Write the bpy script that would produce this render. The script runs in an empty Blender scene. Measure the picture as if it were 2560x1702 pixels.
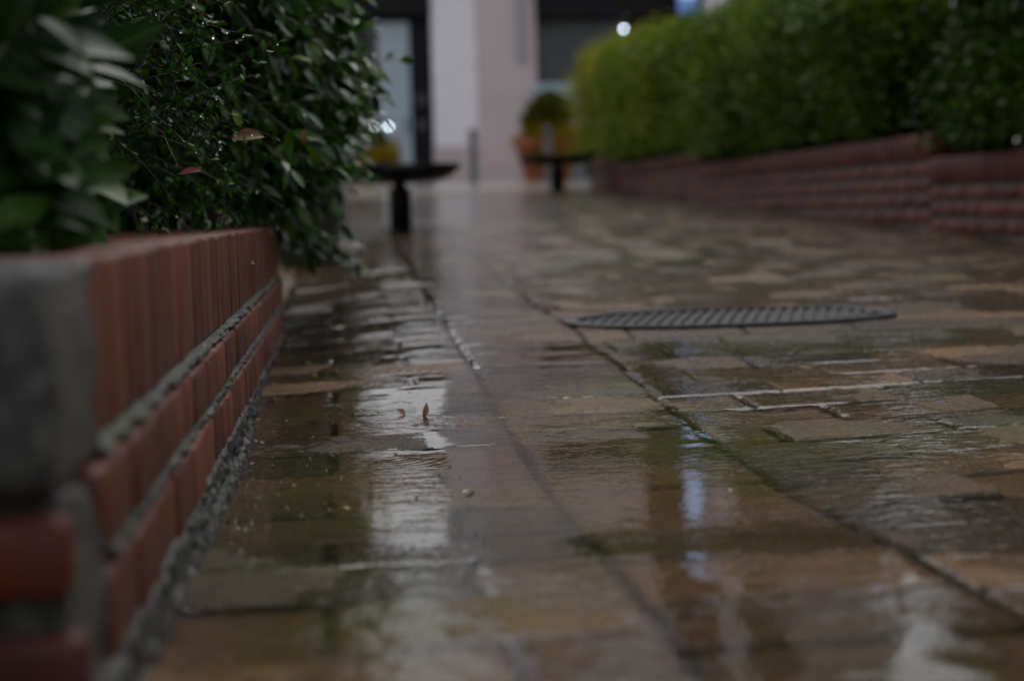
import bpy, bmesh, math, random
import numpy as np
from mathutils import Vector, Matrix

# ------------------------------------------------------------------ camera, sky, light
SC = bpy.context.scene
COL = SC.collection
R = math.radians
CAM_H = .287
YAW, PITCH, ROLL = R(6.6), R(5.26), R(1.5)
fw = Vector((math.sin(YAW)*math.cos(PITCH), math.cos(YAW)*math.cos(PITCH), -math.sin(PITCH)))
rt = Vector((math.cos(YAW), -math.sin(YAW), 0))
up = rt.cross(fw)
rt2 = rt*math.cos(ROLL) - up*math.sin(ROLL)
up2 = up*math.cos(ROLL) + rt*math.sin(ROLL)
cam = bpy.data.cameras.new('camera')
cam.lens = 50; cam.sensor_width = 36; cam.sensor_fit = 'HORIZONTAL'
cam.clip_start = .02; cam.clip_end = 400
cam.dof.use_dof = True; cam.dof.focus_distance = 1.76; cam.dof.aperture_fstop = 2.8
co = bpy.data.objects.new('camera', cam); COL.objects.link(co)
M4 = Matrix((rt2, up2, -fw)).transposed().to_4x4()
M4.translation = Vector((0, 0, CAM_H))
co.matrix_world = M4
SC.camera = co

SUN_EL, SUN_AZ = R(60), R(8)          # azimuth measured from +Y towards +X
W = bpy.data.worlds.new("World"); SC.world = W; W.use_nodes = True
nt = W.node_tree; nt.nodes.clear()
sky = nt.nodes.new('ShaderNodeTexSky'); sky.sky_type = 'NISHITA'; sky.sun_disc = False
sky.sun_elevation = SUN_EL; sky.sun_rotation = SUN_AZ
sky.air_density = 1.0; sky.dust_density = 2.4; sky.ozone_density = 1.0
hs = nt.nodes.new('ShaderNodeHueSaturation'); hs.inputs['Saturation'].default_value = .22
bg = nt.nodes.new('ShaderNodeBackground'); bg.inputs['Strength'].default_value = .15
wo = nt.nodes.new('ShaderNodeOutputWorld')
tc = nt.nodes.new('ShaderNodeTexCoord'); sx = nt.nodes.new('ShaderNodeSeparateXYZ'); nt.links.new(tc.outputs['Generated'], sx.inputs[0])
mr = nt.nodes.new('ShaderNodeMapRange'); nt.links.new(sx.outputs[2], mr.inputs[0])      # an overcast sky is three times brighter overhead than low down
for i, q in enumerate((0, 1, .95, 1.85)): mr.inputs[i+1].default_value = q
mu = nt.nodes.new('ShaderNodeVectorMath'); mu.operation = 'MULTIPLY'
nt.links.new(sky.outputs[0], hs.inputs['Color']); nt.links.new(hs.outputs[0], mu.inputs[0]); nt.links.new(mr.outputs[0], mu.inputs[1]); nt.links.new(mu.outputs[0], bg.inputs[0]); nt.links.new(bg.outputs[0], wo.inputs[0])
sun = bpy.data.lights.new('sun', 'SUN'); sun.energy = .5; sun.angle = R(40); sun.color = (1, .97, .93)
so = bpy.data.objects.new('sun', sun); COL.objects.link(so)
sd = Vector((math.sin(SUN_AZ)*math.cos(SUN_EL), math.cos(SUN_AZ)*math.cos(SUN_EL), math.sin(SUN_EL)))
so.rotation_euler = sd.to_track_quat('Z', 'Y').to_euler()
so.location = (0, -3, 12)
SC.view_settings.view_transform = 'Standard'; SC.view_settings.look = 'None'
SC.view_settings.gamma = 1; SC.view_settings.use_curve_mapping = False
SC.view_settings.exposure = 0.06
SC.render.engine = 'CYCLES'
cy = SC.cycles
cy.use_denoising = True; cy.denoiser = 'OPENIMAGEDENOISE'; cy.denoising_input_passes = 'RGB_ALBEDO_NORMAL'; cy.denoising_prefilter = 'ACCURATE'
cy.max_bounces = 10; cy.diffuse_bounces = 3; cy.glossy_bounces = 4; cy.transmission_bounces = 6; cy.transparent_max_bounces = 12
cy.sample_clamp_indirect = 4.0; cy.caustics_reflective = False; cy.caustics_refractive = False; cy.blur_glossy = .3

rng = np.random.default_rng(7)
random.seed(7)

# ------------------------------------------------------------------ helpers
def link(o, parent=None):
    COL.objects.link(o)
    if parent is not None: o.parent = parent
    return o

def tag(o, label=None, cat=None, group=None, kind=None):
    if label: o['label'] = label
    if cat: o['category'] = cat
    if group: o['group'] = group
    if kind: o['kind'] = kind
    return o

def empty(name, loc=(0, 0, 0), label=None, cat=None, group=None):
    o = bpy.data.objects.new(name, None); o.empty_display_size = .1; o.location = loc
    link(o); return tag(o, label, cat, group)

def npmesh(name, V, F, mat, parent=None, smooth=True, attrs=None, loop_total=None):
    """V (n,3), F (m,k) of one face size."""
    V = np.asarray(V, np.float32); F = np.asarray(F, np.int32)
    me = bpy.data.meshes.new(name)
    k = F.shape[1]
    me.vertices.add(len(V)); me.vertices.foreach_set('co', V.ravel())
    me.loops.add(F.size); me.loops.foreach_set('vertex_index', F.ravel())
    me.polygons.add(len(F))
    me.polygons.foreach_set('loop_start', np.arange(0, F.size, k, dtype=np.int32))
    me.polygons.foreach_set('loop_total', np.full(len(F), k, np.int32))
    me.polygons.foreach_set('use_smooth', np.full(len(F), smooth, bool))
    for an, av in (attrs or {}).items():
        a = me.attributes.new(an, 'FLOAT', 'POINT'); a.data.foreach_set('value', np.asarray(av, np.float32).ravel())
    me.update(calc_edges=True); me.validate()
    if mat: me.materials.append(mat)
    o = bpy.data.objects.new(name, me)
    return link(o, parent)

def bmobj(name, bm, mat, parent=None, smooth=False, loc=None):
    me = bpy.data.meshes.new(name); bm.normal_update(); bm.to_mesh(me); bm.free()
    if smooth:
        for p in me.polygons: p.use_smooth = True
    me.materials.append(mat)
    o = bpy.data.objects.new(name, me)
    if loc is not None: o.location = loc
    return link(o, parent)

def add_box(bm, x0, x1, y0, y1, z0, z1, bevel=0, seg=2):
    r = bmesh.ops.create_cube(bm, size=1)
    vs = r['verts']
    for v in vs:
        v.co = Vector(((x0+x1)/2 + v.co.x*(x1-x0), (y0+y1)/2 + v.co.y*(y1-y0), (z0+z1)/2 + v.co.z*(z1-z0)))
    if bevel > 0:
        es = list({e for v in vs for e in v.link_edges})
        bmesh.ops.bevel(bm, geom=es, offset=bevel, segments=seg, affect='EDGES', profile=.5)

def lathe(bm, prof, n=32, cx=0, cy_=0, sy=1.0):
    rings = []
    for r, z in prof:
        rings.append([bm.verts.new((cx + r*math.cos(2*math.pi*i/n), cy_ + sy*r*math.sin(2*math.pi*i/n), z)) for i in range(n)])
    for a, b in zip(rings[:-1], rings[1:]):
        for i in range(n):
            bm.faces.new((a[i], a[(i+1) % n], b[(i+1) % n], b[i]))
    bm.faces.new(rings[0][::-1]); bm.faces.new(rings[-1])

def vnoise(x, y, seed=0):
    """value noise in [-1,1] on integer lattice, arrays x,y."""
    xi = np.floor(x).astype(np.int64); yi = np.floor(y).astype(np.int64)
    fx = x-xi; fy = y-yi
    fx = fx*fx*(3-2*fx); fy = fy*fy*(3-2*fy)
    def h(a, b):
        n = (a*374761393 + b*668265263 + seed*974711) & 0xffffffff
        n = ((n ^ (n >> 13))*1274126177) & 0xffffffff
        n = (n ^ (n >> 16))
        return (n & 0xffff)/32767.5 - 1
    return (h(xi, yi)*(1-fx)+h(xi+1, yi)*fx)*(1-fy) + (h(xi, yi+1)*(1-fx)+h(xi+1, yi+1)*fx)*fy

def sstep(a, b, x):
    t = np.clip((x-a)/(b-a), 0, 1); return t*t*(3-2*t)

def gprof(Y):
    """height of the path along its length: level at the puddle, then a gentle climb."""
    Y = np.asarray(Y, float)
    a = .25*np.logaddexp(0, (Y-1.62)/.25)*.0395
    return a - .009*np.maximum(Y-12, 0)

# ------------------------------------------------------------------ materials
class NT:
    def __init__(s, name):
        s.m = bpy.data.materials.new(name); s.m.use_nodes = True
        s.t = s.m.node_tree; s.t.nodes.clear()
        s.out = s.n('ShaderNodeOutputMaterial')
    def n(s, ty, **kw):
        nd = s.t.nodes.new(ty)
        for k, v in kw.items(): setattr(nd, k, v)
        return nd
    def l(s, a, b): s.t.links.new(a, b)
    def val(s, sock, v):
        if hasattr(v, 'is_output') or hasattr(v, 'links'): s.l(v, sock)
        else: sock.default_value = v
    def math(s, op, a, b=None, clamp=False):
        nd = s.n('ShaderNodeMath', operation=op); nd.use_clamp = clamp
        s.val(nd.inputs[0], a)
        if b is not None: s.val(nd.inputs[1], b)
        return nd.outputs[0]
    def noise(s, scale, detail=4, rough=.55, vec=None, dim=None):
        nd = s.n('ShaderNodeTexNoise'); nd.inputs['Scale'].default_value = scale
        nd.inputs['Detail'].default_value = detail; nd.inputs['Roughness'].default_value = rough
        s.l(vec if vec is not None else s.pos(), nd.inputs['Vector'])
        return nd.outputs[0]
    def pos(s):
        if not hasattr(s, '_g'): s._g = s.n('ShaderNodeNewGeometry')
        return s._g.outputs['Position']
    def scaled(s, sx, sy, sz):
        nd = s.n('ShaderNodeVectorMath', operation='MULTIPLY'); s.l(s.pos(), nd.inputs[0]); nd.inputs[1].default_value = (sx, sy, sz)
        return nd.outputs[0]
    def ramp(s, fac, stops):
        nd = s.n('ShaderNodeValToRGB'); s.l(fac, nd.inputs[0])
        e = nd.color_ramp.elements
        while len(e) < len(stops): e.new(.5)
        for i, (p, c) in enumerate(stops):
            e[i].position = p; e[i].color = (*c, 1) if not isinstance(c, (int, float)) else (c, c, c, 1)
        return nd.outputs[0]
    def mix(s, fac, a, b):
        nd = s.n('ShaderNodeMix', data_type='RGBA')
        s.val(nd.inputs[0], fac)
        for sk, v in ((nd.inputs[6], a), (nd.inputs[7], b)):
            if isinstance(v, tuple): sk.default_value = (*v, 1)
            else: s.l(v, sk)
        return nd.outputs[2]
    def maprange(s, v, a, b, c, d):
        nd = s.n('ShaderNodeMapRange'); s.val(nd.inputs[0], v)
        for i, q in enumerate((a, b, c, d)): nd.inputs[i+1].default_value = q
        return nd.outputs[0]
    def attr(s, name):
        nd = s.n('ShaderNodeAttribute', attribute_name=name); return nd.outputs['Fac']
    def bump(s, h, dist, strength=1.0, normal=None):
        nd = s.n('ShaderNodeBump'); nd.inputs['Distance'].default_value = dist; nd.inputs['Strength'].default_value = strength
        s.l(h, nd.inputs['Height'])
        if normal is not None: s.l(normal, nd.inputs['Normal'])
        return nd.outputs[0]
    def bsdf(s, color, rough=.5, normal=None, **kw):
        b = s.n('ShaderNodeBsdfPrincipled')
        for nm, v in (('Base Color', color), ('Roughness', rough)):
            if isinstance(v, tuple): b.inputs[nm].default_value = (*v, 1)
            elif isinstance(v, (int, float)): b.inputs[nm].default_value = v
            else: s.l(v, b.inputs[nm])
        if normal is not None: s.l(normal, b.inputs['Normal'])
        for k, v in kw.items():
            sk = b.inputs[k.replace('_', ' ')]
            if isinstance(v, tuple): sk.default_value = (*v, 1) if len(v) == 3 and sk.type == 'RGBA' else v
            elif isinstance(v, (int, float)): sk.default_value = v
            else: s.l(v, sk)
        s.l(b.outputs[0], s.out.inputs[0])
        return b

def mat_plain(name, color, rough=.5, var=.25, scale=6, bump=0, bscale=60, **kw):
    t = NT(name)
    nz = t.noise(scale, 5)
    c0 = tuple(c*(1-var) for c in color); c1 = tuple(min(1, c*(1+var)) for c in color)
    col = t.ramp(nz, [(.3, c0), (.7, c1)])
    nrm = t.bump(t.noise(bscale, 4), bump) if bump else None
    t.bsdf(col, rough, nrm, **kw)
    return t.m

def mat_brick(name, warm=1.0, k=1.0):
    t = NT(name)
    tone = t.attr('tone')
    v = t.noise(1, 4, vec=t.scaled(30, 30, 30))
    streak = t.noise(1, 3, vec=t.scaled(12, 260, 3))       # vertical run marks
    f = t.math('ADD', t.math('MULTIPLY', tone, .62), t.math('MULTIPLY', v, .38))
    col = t.ramp(f, [(.12, (.05*warm*k, .012*k, .006*k)), (.45, (.12*warm*k, .030*k, .014*k)), (.8, (.19*warm*k, .055*k, .027*k)), (1, (.23*warm*k, .085*k, .05*k))])
    col = t.mix(t.maprange(streak, .36, .56, .9, 0.0), col, (.05*warm, .017, .014))
    sp = t.noise(240, 2)
    col = t.mix(t.maprange(sp, .68, .74, 0, .8), col, (.02, .012, .01))
    h = t.math('ADD', t.noise(1, 3, vec=t.scaled(60, 700, 8)), t.noise(300, 3))
    t.bsdf(col, t.maprange(v, .3, .7, .5, .34), t.bump(h, .0012), Coat_Weight=.10, Coat_Roughness=.12, Specular_IOR_Level=.18)
    return t.m

def mat_mortar(name, dark=1.0, moss=.5):
    t = NT(name)
    n1 = t.noise(60, 6, .7); n2 = t.noise(400, 4, .7); n3 = t.noise(9, 3)
    col = t.ramp(n1, [(.36, (.03*dark, .027*dark, .022*dark)), (.54, (.15*dark, .14*dark, .12*dark)), (.68, (.52*dark, .50*dark, .45*dark))])
    col = t.mix(t.maprange(t.noise(22, 4, .65), .35, .65, .55, 0), col, (.02, .018, .014))
    col = t.mix(t.maprange(n3, .52, .66, 0, moss), col, (.055, .06, .018))
    h = t.math('ADD', t.math('MULTIPLY', n1, 1.0), t.math('MULTIPLY', n2, .5))
    t.bsdf(col, .38, t.bump(h, .005), Coat_Weight=.15, Coat_Roughness=.25, Specular_IOR_Level=.35)
    return t.m

def mat_paving():
    t = NT('wet_paving')
    tone = t.attr('tone'); joint = t.attr('joint'); moss = t.attr('moss')
    n1 = t.noise(14, 5, .6); n2 = t.noise(120, 4, .6); n3 = t.noise(700, 2, .6); big = t.noise(2.2, 3)
    f = t.math('ADD', t.math('MULTIPLY', tone, .55), t.math('ADD', t.math('MULTIPLY', n1, .50), t.math('MULTIPLY', n2, .20)))
    f = t.math('SUBTRACT', f, .09)
    col = t.ramp(f, [(.2, (.016, .0075, .0025)), (.45, (.055, .025, .0070)), (.72, (.120, .058, .017)), (1, (.19, .105, .042))])
    col = t.mix(t.maprange(n3, .62, .75, 0, .5), col, (.15, .13, .11))
    mm = t.math('MULTIPLY', moss, t.maprange(n1, .3, .6, .45, 1.0), clamp=True)
    col = t.mix(mm, col, (.050, .060, .004))
    col = t.mix(t.maprange(joint, .25, .9, 0, .92), col, t.mix(moss, (.012, .010, .008), (.03, .035, .006)))
    h = t.math('ADD', t.math('MULTIPLY', n2, .7), t.math('MULTIPLY', n3, .35))
    nb = t.bump(h, .0055, 1.0)
    b = t.bsdf(col, t.maprange(n2, .35, .65, .12, .30), nb)
    t.l(t.maprange(joint, .03, .45, .20, .03), b.inputs['Specular IOR Level'])
    return t.m

def mat_water():
    t = NT('rain_water')
    fr = t.n('ShaderNodeFresnel'); fr.inputs['IOR'].default_value = 1.33
    h = t.math('ADD', t.noise(1, 2, vec=t.scaled(30, 55, 1)), t.math('MULTIPLY', t.noise(1, 2, vec=t.scaled(110, 170, 1)), .25))
    nb = t.bump(h, .0020, .40)
    t.l(t.maprange(t.attr('depth'), .0002, .0034, .95, .10), nb.node.inputs['Strength'])
    t.l(nb, fr.inputs['Normal'])
    gl = t.n('ShaderNodeBsdfGlossy'); t.l(t.maprange(t.attr('depth'), .0, .0020, .13, .012), gl.inputs['Roughness']); t.l(nb, gl.inputs['Normal'])
    tr = t.n('ShaderNodeBsdfTransparent'); tr.inputs[0].default_value = (.93, .92, .88, 1)
    mx = t.n('ShaderNodeMixShader'); t.l(fr.outputs[0], mx.inputs[0]); t.l(tr.outputs[0], mx.inputs[1]); t.l(gl.outputs[0], mx.inputs[2])
    t.l(mx.outputs[0], t.out.inputs[0])
    return t.m

def mat_leaf(name, stops, rough=.3, rib=None, sheen=1.0):
    t = NT(name)
    tone = t.attr('tone')
    col = t.ramp(tone, stops)
    if rib is not None:
        col = t.mix(t.maprange(t.attr('rib'), .0, .16, .75, 0), col, rib)
    nz = t.noise(260, 3)
    bb = t.bsdf(col, t.maprange(nz, .3, .7, rough, rough+.12), t.bump(nz, .0005), Coat_Weight=.5*sheen, Coat_Roughness=.16, Coat_IOR=1.33)
    bb.inputs['Specular IOR Level'].default_value = .16*min(1, sheen+.2)
    bb.inputs['Subsurface Weight'].default_value = 0
    tl = t.n('ShaderNodeBsdfTranslucent'); t.l(col, tl.inputs[0])
    mx = t.n('ShaderNodeMixShader'); mx.inputs[0].default_value = .34
    t.l(bb.outputs[0], mx.inputs[1]); t.l(tl.outputs[0], mx.inputs[2]); t.l(mx.outputs[0], t.out.inputs[0])
    return t.m

def mat_glassdrop():
    t = NT('water_drop')
    g = t.n('ShaderNodeBsdfGlass'); g.inputs['IOR'].default_value = 1.33; g.inputs['Roughness'].default_value = 0
    t.l(g.outputs[0], t.out.inputs[0]); return t.m

def mat_emit(name, col, s):
    t = NT(name); e = t.n('ShaderNodeEmission'); e.inputs[0].default_value = (*col, 1); e.inputs[1].default_value = s
    t.l(e.outputs[0], t.out.inputs[0]); return t.m

M = dict(
    brick=mat_brick('wet_red_brick'),
    brick_orange=mat_brick('wet_orange_brick', 1.5, .42),
    brick_deep=mat_brick('deep_red_brick', 1.35, .62),
    mortar=mat_mortar('old_mortar', .34, .7),
    mortar_dark=mat_mortar('dirt_mortar', .20, .3),
    concrete=mat_mortar('grey_concrete', .36, .3),
    paving=mat_paving(),
    water=mat_water(),
    soil=mat_plain('wet_soil', (.018, .012, .008), .6, .5, 40, .01, 90),
    ground=mat_plain('dark_ground', (.06, .05, .045), .5, .3, 5),
    plaza=mat_plain('wet_concrete_paving', (.27, .25, .24), .22, .25, 3, .002, 40, Coat_Weight=.6, Coat_Roughness=.12),
    pale=mat_plain('pale_lilac_paint', (.78, .74, .80), .6, .06, 2),
    pink=mat_plain('pink_paint', (.56, .455, .46), .6, .06, 2),
    pale_lit=mat_plain('pale_paint_lit_copy', (.84, .80, .84), .6, .05, 2),  # lighter copy of the pale paint, open sky light put into the colour
    pink_lit=mat_plain('pink_paint_lit_copy', (.78, .65, .64), .6, .05, 2),  # pink raised in colour to imitate stronger sky light above the ground floor
    plinth=mat_plain('pink_plinth', (.52, .41, .40), .6, .08, 2),
    dark=mat_plain('black_fascia', (.008, .008, .009), .5, .4, 3, Specular_IOR_Level=.12),
    grey=mat_plain('grey_metal', (.03, .03, .032), .5, .15, 8),
    pipe=mat_plain('grey_pipe', (.33, .31, .34), .4, .1, 8),
    doorpaint=mat_plain('pale_blue_door', (.34, .41, .46), .4, .08, 3),
    shopgrey=mat_plain('shop_blind_grey', (.055, .062, .063), .6, .12, 1.5),
    counter=mat_plain('pale_blue_laminate', (.30, .40, .44), .35, .12, 3),
    shopblue=mat_plain('slate_blue_board', (.11, .15, .17), .4, .15, 3),
    blackmetal=mat_plain('black_iron', (.005, .005, .005), .5, .5, 30, .001, 60, Specular_IOR_Level=.18, ),
    iron=mat_plain('cast_iron', (.012, .0125, .014), .42, .45, 40, .003, 150, Specular_IOR_Level=.14),
    terracotta=mat_plain('terracotta', (.26, .055, .014), .6, .2, 6),
    pot=mat_plain('charcoal_pot', (.042, .042, .05), .35, .25, 10, .001, 60),
    bark=mat_plain('wet_twig', (.016, .010, .007), .5, .4, 60, Specular_IOR_Level=.2),
    stem=mat_plain('green_stem', (.06, .065, .02), .4, .3, 40),
    drop=mat_glassdrop(),
    paper=mat_plain('pale_petal', (.5, .55, .55), .4, .1, 100),
    tan_leaf=mat_plain('brown_leaf', (.14, .07, .025), .35, .35, 120),
    orange_leaf=mat_plain('orange_leaf', (.16, .05, .012), .35, .3, 120),
    lime_leaf=mat_plain('yellow_green_leaf', (.20, .19, .03), .35, .3, 120),
    red_leaf=mat_plain('dusky_red_leaf', (.20, .055, .05), .35, .25, 120),
)
M['leaf_small'] = mat_leaf('small_leaf', [(0, (.007, .026, .003)), (.5, (.022, .075, .004)), (.85, (.055, .155, .006)), (1, (.12, .20, .008))], .34, sheen=.3)
M['leaf_mid'] = mat_leaf('glossy_leaf', [(0, (.008, .030, .004)), (.5, (.022, .072, .006)), (.85, (.06, .15, .007)), (1, (.16, .21, .009))], .26, rib=(.06, .11, .015), sheen=1.3)
M['leaf_large'] = mat_leaf('laurel_leaf', [(0, (.007, .025, .006)), (.5, (.018, .052, .008)), (.85, (.05, .105, .006)), (1, (.13, .18, .006))], .38, rib=(.07, .12, .02), sheen=.5)
M['leaf_hedge'] = mat_leaf('hedge_leaf', [(0, (.022, .05, .003)), (.4, (.06, .11, .004)), (.75, (.13, .18, .006)), (1, (.30, .27, .010))], .48, sheen=.25)
M['leaf_hedge_dark'] = mat_leaf('dark_hedge_leaf', [(0, (.014, .036, .004)), (.5, (.038, .075, .005)), (.9, (.09, .13, .007)), (1, (.18, .18, .01))], .46, sheen=.15)
M['leaf_pot'] = mat_leaf('potted_leaf', [(0, (.025, .035, .004)), (.5, (.055, .065, .005)), (1, (.12, .11, .008))], .5, sheen=.2)
M['leaf_gold'] = mat_leaf('golden_leaf', [(0, (.10, .10, .004)), (.5, (.24, .19, .004)), (1, (.36, .20, .005))], .5, sheen=.2)

# ------------------------------------------------------------------ paving
XW, XB, XA = -.145, .203, .440         # wall face, and the two long joints
PITCH_Y = .115
moss_spots = [(.50, 2.50, .09, .03, 1.), (.66, 2.46, .16, .03, 1.), (.84, 2.40, .12, .03, .9), (.44, 1.70, .07, .22, 1.), (.47, 1.56, .12, .06, 1.),
              (.40, 1.80, .10, .04, .9), (.62, 1.60, .20, .05, .8), (.85, 1.62, .2, .06, .8), (.0, 1.35, .10, .05, .7), (-.02, 1.15, .1, .06, .8),
              (-.05, 1.45, .06, .2, .6), (.05, .98, .12, .05, .6), (.43, 2.1, .05, .2, .8), (.33, 2.55, .14, .03, .7), (.7, 1.95, .3, .03, .6), (1.0, 1.9, .2, .05, .6),
              (.2, 3.2, .3, .06, .6), (1.3, 1.75, .3, .05, .6), (.9, 4.5, .8, .25, .55), (1.6, 3.6, .5, .2, .5), (.1, 3.6, .4, .1, .5)]

def paving_sheet():
    xs = np.concatenate([np.arange(-1.6, -.26, .04), np.arange(-.24, 1.35, .005), np.arange(1.354, 2.75, .013)])
    ys = np.exp(np.arange(math.log(.34), math.log(14.6), .0026))
    X, Y = np.meshgrid(xs, ys)
    # slight wander of the joints so nothing is ruler straight
    wx = X + .003*vnoise(X*3, Y*2.2, 11) + .0012*vnoise(X*20, Y*20, 12)
    wy = Y + .003*vnoise(X*2.5, Y*3, 13) + .0012*vnoise(X*22, Y*22, 14)
    row_l = np.floor((wy+.010)/PITCH_Y); fy_l = (wy+.010)/PITCH_Y - row_l
    row_m = np.floor((wy+.052)/PITCH_Y); fy_m = (wy+.052)/PITCH_Y - row_m
    row_r = np.floor((wy+.078)/PITCH_Y); fy_r = (wy+.078)/PITCH_Y - row_r
    L = wx < XB; Mz = (wx >= XB) & (wx < XA); Rz = wx >= XA
    row = np.where(L, row_l, np.where(Mz, row_m, row_r)); fy = np.where(L, fy_l, np.where(Mz, fy_m, fy_r))
    dy = np.minimum(fy, 1-fy)*PITCH_Y
    # across joints
    bl = 0.36
    offl = np.where(np.mod(row_l, 2) == 0, .12, 0.0)
    ul = (wx-XW-.0-offl)/.24; cl = np.floor(ul); dl = np.minimum(ul-cl, 1-(ul-cl))*.24
    def hsh(a, k):
        a = a.astype(np.int64)
        n = (a*73856093 + k*19349663) & 0xffffff
        n = ((n ^ (n >> 7))*2654435) & 0xffffff
        return ((n ^ (n >> 11)) & 0xffff)/65535.
    offr = np.where(np.mod(row_r, 2) == 0, .0, .105) + (hsh(row_r, 3)-.5)*.07
    ur = (wx-XA-offr)/.215; cr = np.floor(ur); dr = np.minimum(ur-cr, 1-(ur-cr))*.215
    col = np.where(L, cl, np.where(Mz, 77, cr+200))
    dx = np.where(L, dl, np.where(Mz, 1., np.where((wx-XA) < offr*0+.0, 1., dr)))
    dB = np.abs(wx-XB); dA = np.abs(wx-XA)
    dx = np.minimum(dx, np.minimum(dB-.002, dA-.002))
    d = np.minimum(dx, dy)
    pid = row*131 + col*17
    tone = hsh(pid, 5); t2 = hsh(pid, 9); tx = hsh(pid, 21)-.5; ty = hsh(pid, 33)-.5
    grain = .0016*vnoise(X*60, Y*60, 21)
    jw = .0034 + .0014*vnoise(X*9, Y*9, 4)
    joint = 1 - sstep(jw*.55, jw*1.35, d + grain)
    edge = 1 - sstep(.002, .011, d)
    fade = 1 - sstep(6, 11, Y)
    h = gprof(Y)
    # settled hollow that holds the puddle, low gutter along the left wall, gentle crown to the right
    hollow = np.exp(-(((X-.22)/.62)**4) - (((Y-1.62)/.42)**4))
    h = h - .0085*hollow
    h = h + .0042*(1-sstep(1.0, 1.28, Y))
    h = h - .030*np.exp(-((X-XW)/.20)**2)*sstep(1.7, 3.2, Y)
    h = h + .006*vnoise(X*1.3, Y*1.1, 31)*sstep(2.2, 3.5, Y)*fade + .0022*vnoise(X*3.1+5, Y*2.7, 32)
    h = h + .010*sstep(.55, 1.1, X)*(1-sstep(2.0, 2.6, Y))*.55
    base = h.copy()
    relief = (t2-.5)*.0020 + tx*.010*np.where(L | Mz, .6, .8)*np.sin(X*13) + ty*.02*(fy-.5)*PITCH_Y*2
    relief = relief + .0007*vnoise(X*34, Y*34, 41) + .0008*vnoise(X*80, Y*80, 42) + .0006*vnoise(X*190, Y*190, 43)
    h = h + fade*(relief - .0055*joint - .0016*edge)
    # recess for the round cover
    rc = (np.abs((X-.775)/.350)**2.4 + np.abs((Y-2.82)/.185)**2.4)**(1/2.4)
    blend = 1-sstep(1.0, 1.75, rc)
    h = h*(1-blend) + blend*(h*.30 + .70*(.059+(Y-2.82)*.014)) 
    h = np.where(rc < 1.0, .050 + (Y-2.82)*.014, h)
    tone = .5 + (tone-.5)*(1-.55*sstep(2.8, 5, Y))
    moss = np.zeros_like(X)
    for mx, my, rx, ry, s in moss_spots:
        moss = np.maximum(moss, s*np.exp(-((X-mx)/rx)**2 - ((Y-my)/ry)**2))
    patch = vnoise(X*1.7+3, Y*1.7, 51)*.5 + vnoise(X*6, Y*6, 52)*.35
    moss = moss*(.75+.5*vnoise(X*25, Y*25, 53)) + .75*sstep(.15, .6, patch)*joint + .28*sstep(.1, .55, patch)
    moss = np.clip(moss, 0, 1)
    nx, ny = len(xs), len(ys)
    I = np.arange(nx*ny).reshape(ny, nx)
    F = np.stack([I[:-1, :-1], I[:-1, 1:], I[1:, 1:], I[1:, :-1]], -1).reshape(-1, 4)
    V = np.stack([X, Y, h], -1).reshape(-1, 3)
    o = npmesh('path', V, F, M['paving'], None, True, dict(tone=tone, joint=joint*fade, moss=moss))
    tag(o, 'wet brown block paving path with mossy joints', kind='structure')
    # the film of rain lying over it: it levels out the texture of the blocks, stands deep in the hollow and drains off the higher spots
    near = (1-sstep(1.15, 1.35, Y))*sstep(.13, .24, X)*(1-sstep(.41, .46, X))
    q = .0010 + .0004*sstep(3.0, 4.5, Y) + .0006*vnoise(X*2.3+7, Y*2.9, 91) + .0005*vnoise(X*7, Y*9, 92) + .0004*vnoise(X*21, Y*26, 93) + .0014*(hsh(pid, 57)-.5)*fade*(1-near)
    q = q + .0012*np.exp(-((X-.12)/.30)**2)*sstep(1.6, 2.2, Y) - .0002*sstep(.75, 1.3, X)*(1-sstep(4, 6, Y)) + .0003*(1-sstep(.95, 1.30, Y)) + .0024*near
    wv = .00010*vnoise(X*26, Y*19, 94) + .00005*vnoise(X*60, Y*44, 95)
    film = base + q + wv - (.0028*joint*fade*sstep(.15, .6, vnoise(X*5, Y*6, 103)) + .0001*joint*fade + .0002*edge*fade)*(1-near) - .0004*sstep(.40, .50, X)
    calm = np.clip(1 - .85*sstep(0, 1.6, Y - 2.0 - 1.9*np.exp(-((X-.16)/.34)**4)) - .75*sstep(.50, .75, X) - .75*(1-sstep(1.02, 1.25, Y))*(1-sstep(.10, .30, X)) - .35*(1-sstep(1.0, 1.2, Y))*(1 - sstep(.13, .24, X)*(1-sstep(.38, .44, X))) - .9*(1-sstep(1.5, 1.7, Y))*sstep(.39, .46, X), .06, 1)
    chop = (1-calm)*(.55+.45*vnoise(X*4, Y*5, 97))
    far = sstep(2.6, 5, Y)
    film = film + chop*((1-far)*(1+.7*sstep(.8, 1.3, X)+.5*(1-sstep(1.1, 1.4, Y))*sstep(.40, .5, X))*(.00042*vnoise(X*34, Y*42, 98) + .00036*vnoise(X*75, Y*85, 99)) + far*(.00065*vnoise(X*30, Y*22, 101) + .0003*vnoise(X*12, Y*9, 102)))
    pool = -.0002 + wv*.25
    rings = [(.037, 1.665, .10, .013, .00011), (.10, 1.60, .07, .012, .00008), (.275, 1.625, .09, .011, .00010), (.21, 1.52, .05, .010, .00006), (.44, 1.655, .045, .011, .00012),
             (.36, 1.72, .10, .014, .00006), (.0, 1.50, .05, .010, .00007), (.18, 1.86, .08, .012, .00008), (.30, 1.40, .06, .011, .00004), (.62, 1.58, .07, .012, .0001), (.95, 1.68, .06, .012, .0001), (.75, 1.35, .05, .011, .00007)]
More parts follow.
